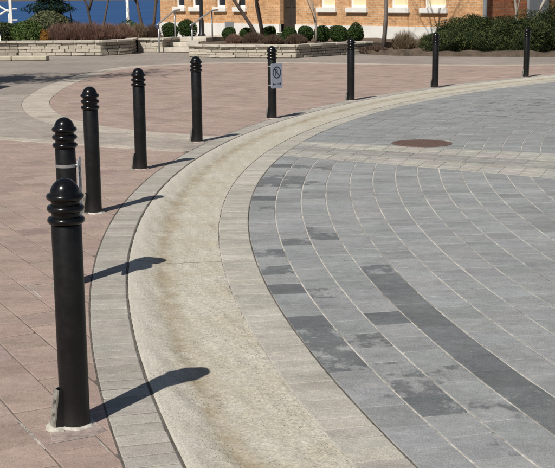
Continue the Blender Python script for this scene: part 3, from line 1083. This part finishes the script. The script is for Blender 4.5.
def block_wall(label, segs, height, rows=4, thick=0.26, capped=True):
    """segs: list of (p, q, material); outer face on the right hand of p->q"""
    p0 = segs[0][0]
    w = empty('retaining_wall', (p0[0], p0[1], 0))
    tag(w, label, 'stone wall')
    o0 = Vector((p0[0], p0[1], 0))
    core = MB()
    rh = (height - (0.06 if capped else 0)) / rows
    for (p, q, mt) in segs:
        P, Q = Vector((*p, 0)), Vector((*q, 0))
        d = (Q - P); L = d.length; d.normalize(); n = Vector((d.y, -d.x, 0))
        ang = math.atan2(d.y, d.x)
        mid = (P + Q) / 2 - n * thick / 2 - o0
        core.box((0, 0, 0), (L - .03, thick - .10, height - .05), Matrix.Translation((mid.x, mid.y, (height - .05) / 2 - .01)) @ Matrix.Rotation(ang, 4, 'Z'))
        for r in range(rows):
            s = -rnd.uniform(0, .12) if r % 2 else 0.0
            while s < L - .02:
                l = rnd.uniform(.24, .46)
                a_, b_ = max(s, 0), min(s + l, L)
                s += l
                if b_ - a_ < .05: continue
                o = bpy.data.objects.new('block', rnd.choice(BLK[mt]))
                c = P + d * (a_ + b_) / 2 - n * (thick / 2 - rnd.uniform(-.012, .012)) - o0
                o.location = (c.x, c.y, rh * (r + .5))
                o.rotation_euler = (0, 0, ang)
                o.scale = ((b_ - a_ - .012), thick, rh - .008)
                link(o, w)
        if capped:
            s = 0
            while s < L - .02:
                l = min(rnd.uniform(.42, .62), L - s)
                if L - s - l < .12: l = L - s
                o = bpy.data.objects.new('cap_stone', rnd.choice(BLK['cap_stone']))
                c = P + d * (s + l / 2) - n * (thick / 2 - .025) - o0
                o.location = (c.x, c.y, height - .03); o.rotation_euler = (0, 0, ang); o.scale = (l - .008, thick + .06, .062)
                link(o, w); s += l
    core.build('core', M['wall_core'], w)
    return w


def soil_bed(name, label, pts, z, bump=0.05):
    bm_ = bmesh.new()
    vs = [bm_.verts.new((x, y, z)) for x, y in pts]
    f = bm_.faces.new(vs)
    if f.normal.z < 0: f.normal_flip()
    bmesh.ops.triangulate(bm_, faces=bm_.faces[:])
    bmesh.ops.subdivide_edges(bm_, edges=bm_.edges[:], cuts=5, use_grid_fill=True)
    for v in bm_.verts:
        v.co.z += bump * (math.sin(v.co.x * 3.1) * math.sin(v.co.y * 2.7) * .5 + rnd.uniform(-.5, .5))
    ext = bmesh.ops.extrude_face_region(bm_, geom=bm_.faces[:])
    for v in [g for g in ext['geom'] if isinstance(g, bmesh.types.BMVert)]:
        pass
    for v in bm_.verts: pass
    bm_.free()
    # simple closed heap: bumpy top plus skirt
    bm_ = bmesh.new()
    vs = [bm_.verts.new((x, y, z)) for x, y in pts]
    f = bm_.faces.new(vs); f.normal_update()
    if f.normal.z < 0: f.normal_flip()
    bmesh.ops.triangulate(bm_, faces=bm_.faces[:])
    bmesh.ops.subdivide_edges(bm_, edges=bm_.edges[:], cuts=6, use_grid_fill=True)
    for v in bm_.verts:
        v.co.z += bump * rnd.uniform(-.6, .6)
    be = [e for e in bm_.edges if e.is_boundary]
    r_ = bmesh.ops.extrude_edge_only(bm_, edges=be)
    for g in r_['geom']:
        if isinstance(g, bmesh.types.BMVert): g.co.z = -.05
    me_ = bpy.data.meshes.new(name); bm_.to_mesh(me_); bm_.free(); me_.materials.append(M['soil'])
    o = link(bpy.data.objects.new(name, me_))
    tag(o, label, None, None, 'structure')
    return o


block_wall('long pale stone wall in front of the rust coloured shrubs', [((-13.0, 33.75), (-7.26, 33.66), 'stone_shaded'), ((-7.26, 33.66), (-4.91, 33.45), 'stone_sunlit'), ((-4.91, 33.45), (-4.15, 34.25), 'stone_shaded'), ((-4.15, 34.25), (-4.15, 35.6), 'stone_shaded')], 0.42)
block_wall('short stone wall set back left of the steps', [((-4.12, 35.62), (-3.36, 35.30), 'stone_sunlit'), ((-3.36, 35.30), (-2.9, 36.4), 'stone_shaded')], 0.40)
block_wall('stone planter wall right of the steps below the clipped balls', [((-2.50, 35.0), (-2.36, 32.35), 'stone_shaded'), ((-2.36, 32.35), (-1.48, 31.55), 'stone_sunlit'), ((-1.48, 31.55), (0.53, 31.18), 'stone_sunlit'), ((0.53, 31.18), (1.93, 32.70), 'stone_shaded'), ((1.93, 32.70), (2.7, 33.2), 'stone_shaded')], 0.34)
soil_bed('planting_bed', 'dark planting bed behind the long pale wall', [(-13, 33.9), (-7.2, 33.82), (-5.0, 33.65), (-4.35, 34.3), (-4.3, 35.8), (-3.5, 35.55), (-3.1, 36.5), (-3.4, 39.5), (-6, 42), (-13, 42)], 0.34)
soil_bed('planting_bed', 'dark planting bed behind the stone planter wall', [(-2.35, 34.9), (-2.2, 32.5), (-1.4, 31.75), (0.45, 31.40), (1.8, 32.85), (3.0, 33.6), (4.2, 35.6), (0.4, 40.2), (-1.2, 41.2)], 0.27)
soil_bed('planting_bed', 'brown soil strip under the dark evergreen hedge', [(2.35, 32.98), (3.2, 31.95), (4.35, 31.25), (7.2, 30.45), (11, 29.9), (15, 31), (12, 36), (7.0, 34.6), (5.9, 34.7), (4.2, 36.2), (3.0, 33.7)], 0.10, 0.09)

st = empty('stone_steps', (-2.92, 35.25, 0), R(-24))
tag(st, 'three pale stone steps between two handrails', 'steps')
for k in range(3):
    mb = MB(); mb.box((0, .2 + .36 * k + .35, .065 + .13 * k), (1.02, .72 + .36 * (2 - k), .128)); bevel(mb.build('step', M['cap_stone'], st), .015)
mb = MB(); mb.box((0, 2.9, .19), (1.02, 3.2, .36)); mb.build('landing', M['cap_stone'], st)


def handrail(label, front, back, zf, zb):
    h = empty('handrail', (front[0], front[1], 0)); tag(h, label, 'handrail', 'handrails at the steps')
    d = Vector((back[0] - front[0], back[1] - front[1], 0))
    u = d.normalized()
    mb = MB(); mb.tube([-u * .12 + Vector((0, 0, zf - .03)), Vector((0, 0, zf)), d + Vector((0, 0, zb)), d + u * .45 + Vector((0, 0, zb + .01))], .026, 10); mb.build('rail', M['rail_metal'], h, True)
    mb = MB(); mb.tube([(0, 0, -.02), (0, 0, zf)], .024, 10); mb.build('post', M['rail_metal'], h, True)
    mb = MB(); mb.tube([d + Vector((0, 0, .3)), d + Vector((0, 0, zb))], .024, 10); mb.build('post', M['rail_metal'], h, True)


handrail('pale metal handrail on the left side of the steps', (-3.42, 35.05), (-3.05, 36.35), .82, 1.19)
handrail('pale metal handrail on the right side of the steps', (-2.44, 35.0), (-1.92, 36.3), .80, 1.18)

# kerb stub and notice at the left edge
k_ = empty('kerb', (-9.2, 31.3, 0)); tag(k_, 'pale concrete kerb end at the far left of the drive', 'kerb')
for i in range(4):
    mb = MB(); mb.box((i * .92, 0, .055), (.91, .42, .12)); bevel(mb.build('kerb_stone', M['kerb_concrete'], k_), .03, 3)
n_ = empty('notice_board', (-7.86, 33.9, .3)); tag(n_, 'small white notice above the wall at far left', 'sign')
mb = MB(); mb.box((0, 0, .17), (.13, .02, .19)); mb.build('board', M['white_paint'], n_)
mb = MB(); mb.tube([(0, .016, -.05), (0, .016, .22)], .012, 6); mb.build('stake', M['rail_metal'], n_)

# ------------------------------------------------------------------ plants
def leaf_mesh(name, pts, nrm, size, mat, aspect=0.5, jitter=0.7):
    n = len(pts)
    nr = nrm + nrg.normal(0, jitter, (n, 3))
    nr /= np.linalg.norm(nr, axis=1, keepdims=True) + 1e-9
    t1 = np.cross(nr, nrg.normal(0, 1, (n, 3)))
    t1 /= np.linalg.norm(t1, axis=1, keepdims=True) + 1e-9
    t2 = np.cross(nr, t1)
    s = (size * nrg.uniform(.6, 1.3, n))[:, None]
    V = np.stack([pts - t1 * s, pts + t2 * s * aspect, pts + t1 * s, pts - t2 * s * aspect], 1).reshape(-1, 3)
    me_ = bpy.data.meshes.new(name)
    me_.vertices.add(4 * n); me_.vertices.foreach_set('co', V.ravel())
    me_.loops.add(4 * n); me_.loops.foreach_set('vertex_index', np.arange(4 * n, dtype=np.int32))
    me_.polygons.add(n); me_.polygons.foreach_set('loop_start', np.arange(0, 4 * n, 4, dtype=np.int32))
    me_.materials.append(mat)
    me_.update(calc_edges=True)
    return me_


def cloud(n, rad, lumps=7, inner=0.55, lump=0.35, flat=-0.85):
    d = nrg.normal(0, 1, (n * 2, 3)); d /= np.linalg.norm(d, axis=1, keepdims=True)
    d = d[d[:, 2] > flat][:n]
    L = nrg.normal(0, 1, (lumps, 3)); L /= np.linalg.norm(L, axis=1, keepdims=True)
    s = np.ones(len(d))
    for l in L:
        s += lump * np.exp(-((1 - d @ l) / .12)) - lump * .06
    s /= s.mean()
    rr = (inner + (1 - inner) * nrg.random(len(d)) ** .45) * s
    return d * rr[:, None] * np.array(rad), d


def shrub(name, label, cat, loc, rad, n, size, mat, group=None, lumps=8, lump=.3, inner=.6, stems=6, aspect=.5, stem_mat='bark_dark', zc=None):
    e = empty(name, loc)
    tag(e, label, cat, group)
    p, d = cloud(n, rad, lumps, inner, lump)
    zc = rad[2] * .62 if zc is None else zc
    p[:, 2] += zc
    p[:, 2] = np.maximum(p[:, 2], .01)
    link(bpy.data.objects.new('foliage', leaf_mesh('foliage', p, d, size, M[mat], aspect)), e)
    mb = MB()
    for k in range(stems):
        a_ = k * 2.4 + rnd.random()
        tip = Vector((math.cos(a_) * rad[0] * .6, math.sin(a_) * rad[1] * .6, zc + rad[2] * .45))
        mb.tube([(math.cos(a_) * .03, math.sin(a_) * .03, -.06), tip * .5 + Vector((0, 0, .05)), tip], [.016, .010, .004], 5)
    mb.build('stem', M[stem_mat], e)
    return e


def twiggy(name, label, cat, loc, rad, n, mat, group=None, length=.30, w=.006):
    """leafless or dry shrub: fine upright twigs"""
    e = empty(name, loc); tag(e, label, cat, group)
    V, Fc = [], []
    for k in range(n):
        a_ = rnd.random() * 6.283; q = math.sqrt(rnd.random())
        bx, by = math.cos(a_) * q * rad[0] * .75, math.sin(a_) * q * rad[1] * .75
        h = rad[2] * (1 - .55 * q * q) * rnd.uniform(.55, 1.05)
        z0 = h * rnd.uniform(0, .6)
        lean = Vector((math.cos(a_) * q * .5 + rnd.gauss(0, .28), math.sin(a_) * q * .5 + rnd.gauss(0, .28), 1)).normalized()
        p0 = Vector((bx, by, z0)); p1 = p0 + lean * (h - z0)
        s = Vector((rnd.gauss(0, 1), rnd.gauss(0, 1), .2)).normalized() * w * rnd.uniform(.6, 1.4)
        b = len(V); V += [p0 - s, p0 + s, p1]; Fc.append((b, b + 1, b + 2))
    me_ = bpy.data.meshes.new('twigs'); me_.from_pydata([tuple(v) for v in V], [], Fc); me_.materials.append(M[mat])
    link(bpy.data.objects.new('twigs', me_), e)
    return e


def bare_tree(name, label, loc, height, trunk_r, mat, seed, stems=1, lean=(0, 0), spread=.55, depth=4, clear=.3, group=None, minr=.003, kids=0):
    rg_ = random.Random(seed)
    e = empty(name, loc); tag(e, label, 'tree', group)
    tr, br = MB(), MB()

    def grow(p, d, L, r, lev):
        pts, rad = [p], [r]
        n = 5 if lev == 0 else 4
        for k in range(n):
            d = (d + Vector((rg_.gauss(0, .10), rg_.gauss(0, .10), rg_.gauss(.03, .05)))).normalized()
            p = p + d * L / n
            pts.append(p); rad.append(r * (1 - .62 * (k + 1) / n))
        (tr if lev == 0 else br).tube(pts, rad, 8 if lev == 0 else (6 if lev < 2 else 4))
        if lev >= depth: return
        for k in range(rg_.randint(3, 5) + (2 if lev == 0 else 0) + kids):
            f = rg_.uniform(clear if lev == 0 else .25, 1.0)
            i = min(int(f * n), n - 1); g = f * n - i
            q = pts[i].lerp(pts[i + 1], g)
            ax = Vector((rg_.gauss(0, 1), rg_.gauss(0, 1), rg_.gauss(0, .3))).normalized()
            nd = (d * (1 - spread) + ax * spread + Vector((0, 0, .25))).normalized()
            grow(q, nd, L * rg_.uniform(.42, .68), max(rad[i] * .6, minr), lev + 1)

    for s in range(stems):
        a_ = s * 2.1 + 1.0
        d0 = Vector((lean[0] + (math.cos(a_) * .33 if stems > 1 else 0), lean[1] + (math.sin(a_) * .33 if stems > 1 else 0), 1)).normalized()
        grow(Vector((math.cos(a_) * .05 * (stems > 1), math.sin(a_) * .05 * (stems > 1), -.08)), d0, height * rg_.uniform(.6, .72), trunk_r, 0)
    tr.build('trunk', M[mat], e, True)
    br.build('branches', M[mat], e, True)
    return e


def px(x, d, off=0.0):                 # lateral position at a distance, from the site measurements
    return (x - 277.5) / FPX * (d * math.cos(PITCH) + 1.0 * math.sin(PITCH)) + off


# clipped balls in front of the facade
for i, (x, d, r, lab) in enumerate(((231, 36.6, .20, 'leftmost small clipped green ball in front of the white foundation'),
                            (249, 36.2, .20, 'small clipped green ball second from the left, right beside the leftmost one'),
                            (270, 36.4, .22, 'clipped green ball behind the stems of the leaning bare tree'),
                            (292, 35.0, .23, 'clipped green ball in front of the dark door'),
                            (308, 34.8, .24, 'clipped green ball just right of the dark door'),
                            (324, 34.3, .25, 'clipped green ball behind the thin pale tree trunk'),
                            (340.5, 34.0, .26, 'clipped green ball second from the right'),
                            (357, 33.9, .26, 'rightmost clipped green ball, beside the grey tree trunk'))):
    zb = .27
    shrub('clipped_shrub', lab, 'shrub', (px(x, d), d, zb), (r * rnd.uniform(.95, 1.1), r, r * rnd.uniform(.92, 1.1)), 5200, .022, 'leaf_box', 'clipped balls below the brick wall', 9, .16, .35, 4, .6, zc=r * .95)
for x, d, r, lab in ((172, 37.2, .26, 'yellowish green shrub behind the left handrail'), (189, 37.6, .30, 'round green shrub between the two handrails')):
    shrub('round_shrub', lab, 'shrub', (px(x, d), d, .33), (r, r, r * 1.05), 5200, .024, 'leaf_box', None, 8, .2, .35, zc=r * .9)
for x, d, rx, h, mt, lab in ((256, 34.4, .42, .36, 'leaf_brown', 'low brown dry shrub in the planter below the leaning tree'),
                    (275, 33.6, .34, .30, 'leaf_brown', 'low brown dry shrub in the planter right of the leaning tree'),
                    (298, 33.4, .40, .32, 'leaf_brown', 'low brown dry shrub in the planter below the dark door'),
                    (236, 34.6, .30, .30, 'leaf_rust', 'low reddish dry shrub at the left end of the planter')):
    twiggy('dry_shrub', lab, 'shrub', (px(x, d), d, .27), (rx, .35, h), 2600, mt, 'dry shrubs in the stone planter', w=.009)
shrub('low_shrub', 'low dark green shrub in the planter near the leaning tree', 'shrub', (px(284, 33.8), 33.8, .27), (.22, .2, .2), 1500, .022, 'leaf_box')
for x, d, r_, h, lab in ((406, 33.4, .38, .62, 'large dry straw coloured tuft right of the grey tree trunk'), (428, 33.2, .30, .52, 'smaller dry straw coloured tuft at the left end of the hedge')):
    twiggy('dry_tuft', lab, 'plant', (px(x, d), d, .08), (r_, r_ * .8, h), 2200, 'leaf_straw', w=.008)
twiggy('ground_litter', 'brown leaf litter and dead stems in front of the white foundation', 'plant', (px(375, 32.9), 32.9, .10), (.55, .35, .16), 1600, 'leaf_brown', w=.010)

# dark evergreen hedge, shrub by shrub
HED = [(450, 32.6, .62, .70, 'dark evergreen hedge shrub at the left end of the hedge'),
       (468, 32.9, .74, .90, 'tall dark evergreen hedge shrub left of the grey downpipe'),
       (487, 32.5, .66, .80, 'dark evergreen hedge shrub below the grey downpipe'),
       (505, 32.4, .62, .80, 'dark evergreen hedge shrub left of the farthest bollard'),
       (524, 32.2, .62, .84, 'dark evergreen hedge shrub right behind the farthest bollard'),
       (545, 32.0, .70, .90, 'tall dark evergreen hedge shrub at the right edge'),
       (570, 31.8, .70, 1.0, 'dark evergreen hedge shrub cut by the right picture edge')]
for x, d, r, h, lab in HED:
    shrub('hedge_shrub', lab, 'shrub', (px(x, d), d, .07), (r, .62, h * .62), 14000, .050, 'leaf_yew', 'evergreen hedge', 20, .38, .35, 9, .16, zc=h * .46)

# left bed: rust coloured mass, green and sage shrubs, orange patch, spruce
for x, d, rx, h, lab in ((62, 34.6, .48, .62, 'rust coloured low shrub at the left end of the rust mass'), (78, 34.7, .52, .66, 'rust coloured low shrub second from the left in the rust mass'),
                    (94, 34.6, .52, .66, 'rust coloured low shrub in the middle of the rust mass'), (110, 34.9, .50, .60, 'rust coloured low shrub right of the middle of the rust mass'),
                    (124, 35.6, .46, .58, 'rust coloured low shrub at the right end of the rust mass')):
    twiggy('rust_shrub', lab, 'shrub', (px(x, d), d, .33), (rx, .55, h), 5200, 'leaf_rust', 'rust coloured shrubs behind the pale wall', w=.009)
for x, d, rx, h, lab in ((141, 37.0, .34, .56, 'straw coloured shrub behind the short set back wall'), (154, 37.2, .30, .50, 'brownish shrub next to the left handrail')):
    twiggy('dry_shrub', lab, 'shrub', (px(x, d), d, .33), (rx, .4, h), 2600, 'leaf_straw' if x < 150 else 'leaf_brown', w=.009)
shrub('green_shrub', 'small bright green shrub below the white pole', 'shrub', (px(135, 38.5), 38.5, .33), (.45, .3, .30), 2500, .03, 'leaf_green')
shrub('green_shrub', 'bright green leafy shrub hanging over the pale wall', 'shrub', (px(31, 34.5), 34.5, .30), (.52, .55, .46), 5200, .034, 'leaf_green', None, 9, .3, .5)
shrub('sage_shrub', 'sage green loose shrub behind the bright green one', 'shrub', (px(50, 36.2), 36.2, .33), (.75, .6, .62), 4800, .036, 'leaf_sage', None, 9, .3, .5)
shrub('orange_shrub', 'small orange brown plant trailing over the pale wall', 'shrub', (px(46, 33.95), 33.95, .26), (.15, .16, .26), 1100, .022, 'leaf_orange')
shrub('dark_shrub', 'dark green shrub at the left picture edge above the wall', 'shrub', (px(4, 34.9), 34.9, .30), (.60, .5, .42), 4200, .034, 'leaf_yew', None, 9, .3, .45)
sp = empty('spruce_tree', (px(53, 38.5), 38.5, .32)); tag(sp, 'dark green spruce behind the sage shrub', 'tree')
P_, N_ = [], []
for k in range(22000):
    zz = rnd.random() ** 1.25 * 3.4 + .25
    rad_ = (3.75 - zz) * .30 * (0.72 + .28 * math.sin(zz * 13)) * rnd.random() ** .4
    a_ = rnd.random() * 6.283
    rad_ *= 1 + .22 * math.sin(a_ * 5 + zz * 4)
    P_.append((math.cos(a_) * rad_, math.sin(a_) * rad_, zz - .18 * rad_)); N_.append((math.cos(a_) * .4, math.sin(a_) * .4, .8))
link(bpy.data.objects.new('crown', leaf_mesh('crown', np.array(P_), np.array(N_), .055, M['leaf_spruce'], .25)), sp)
mb = MB(); mb.tube([(0, 0, -.1), (0, 0, 1.8), (0, 0, 3.5)], [.07, .045, .01], 8); mb.build('trunk', M['bark_dark'], sp)

# bare trees
bare_tree('bare_tree', 'bare multi stemmed tree leaning left in front of the brick wall', (px(265, 35.2), 35.2, .27), 4.6, .062, 'bark_dark', 21, 3, (-.28, 0), .5, 3, .35)
bare_tree('bare_tree', 'thin pale bare sapling in front of the brick wall', (px(318, 33.6), 33.6, .27), 3.6, .030, 'bark_pale', 5, 1, (0, 0), .4, 3, .25)
bare_tree('bare_tree', 'straight grey trunk standing alone before the white foundation', (px(385.5, 33.0), 33.0, .10), 7.5, .066, 'bark_grey', 8, 1, (.01, 0), .5, 3, .6)
bare_tree('bare_tree', 'bare grey tree behind the hedge at right', (px(527, 33.9), 33.9, .08), 4.4, .050, 'bark_pale', 15, 2, (0, 0), .45, 3, .3)
bare_tree('bare_tree', 'bare dark tree against the water above the rust shrubs', (px(100, 38.0), 38.0, .33), 4.0, .045, 'bark_dark', 31, 2, (0, 0), .5, 3, .3)
bare_tree('bare_tree', 'bare dark tree just left of the brick building', (px(150, 39.0), 39.0, .33), 4.4, .06, 'bark_dark', 37, 2, (0, 0), .45, 3, .3)
bare_tree('bare_tree', 'thin bare tree left of the spruce shadowed water', (px(77, 39.5), 39.5, .33), 3.4, .022, 'bark_grey', 44, 1, (0, 0), .45, 3, .3)
# the two trees left of the picture whose shadows lie on the drive
bare_tree('bare_tree', 'bare street tree left of the picture shading the drive', (-8.0, 20.9, 0), 5.6, .11, 'bark_grey', 52, 1, (.03, 0), .55, 4, .3, None, .012, 2)
for (x, y, r, h, lab) in ((-7.15, 21.5, 1.0, 4.2, 'tall evergreen tree left of the picture whose shadow reaches the drive'), (-6.55, 19.6, .62, 3.2, 'smaller evergreen tree left of the picture beside the drive')):
    e = empty('evergreen_tree', (x, y, 0)); tag(e, lab, 'tree')
    P_, N_ = [], []
    for k in range(9000):
        zz = rnd.random() * (h - .3) + .3
        q = (1 - abs(zz / h - .42) ** 2 * 2.2)
        rad_ = r * max(q, .1) * rnd.random() ** .45
        a_ = rnd.random() * 6.283
        P_.append((math.cos(a_) * rad_, math.sin(a_) * rad_, zz)); N_.append((math.cos(a_) * .5, math.sin(a_) * .5, .6))
    link(bpy.data.objects.new('crown', leaf_mesh('crown', np.array(P_), np.array(N_), .07, M['leaf_spruce'], .35)), e)
    mb = MB(); mb.tube([(0, 0, -.05), (0, 0, h * .5), (0, 0, h * .95)], [.08, .05, .01], 8); mb.build('trunk', M['bark_dark'], e)

# ------------------------------------------------------------------ posts, lattice frame
lp = empty('lamp_post', (px(203.6, 38.6), 38.6, .33)); tag(lp, 'slim black lamp post in front of the building', 'lamp post')
mb = MB(); mb.lathe([(.13, 0), (.13, .05), (.085, .10), (.075, .5), (.058, .56), (.050, 3.6)], 14); mb.build('post', M['black_iron'], lp, True)
mb = MB(); mb.lathe([(.05, 3.6), (.09, 3.68), (.15, 3.78), (.18, 4.05), (.12, 4.25), (.02, 4.32)], 14); mb.build('lantern', M['white_paint'], lp, True)
wp = empty('white_pole', (px(130, 40.0), 40.0, -.01)); tag(wp, 'slim white pole against the blue water', 'pole')
mb = MB(); mb.lathe([(.10, 0), (.10, .03), (.05, .04), (.045, 5.0), (.0005, 5.02)], 12); mb.build('shaft', M['white_paint'], wp, True)
mb = MB(); mb.box((0, 0, 4.7), (.9, .05, .05)); mb.build('crossarm', M['white_paint'], wp)

lf = empty('lattice_frame', (px(13.5, 39.5), 39.5, -.01)); tag(lf, 'white steel lattice frame with diagonal braces at the far left', 'steel frame')
for x_ in (0.0, -1.9):
    mb = MB(); mb.box((x_, 0, 2.1), (.09, .09, 4.2)); mb.build('post', M['white_paint'], lf)
for k in range(8):
    mb = MB(); mb.box((.13, 0, .55 + .36 * k), (.16, .04, .035)); mb.build('rung', M['white_paint'], lf)
for (x0, z0, x1, z1) in ((-.06, 1.18, -1.84, 2.2), (-.06, 1.24, -1.84, .30), (-.06, 1.12, -.05, .62), (-.06, 2.95, -1.84, 2.24), (-.06, 3.0, -1.84, 3.9)):
    mb = MB(); mb.tube([(x0, -.02, z0), (x1, -.02, z1)], .032, 8); mb.build('brace', M['white_paint'], lf)
for b2 in block_me: b2.free()
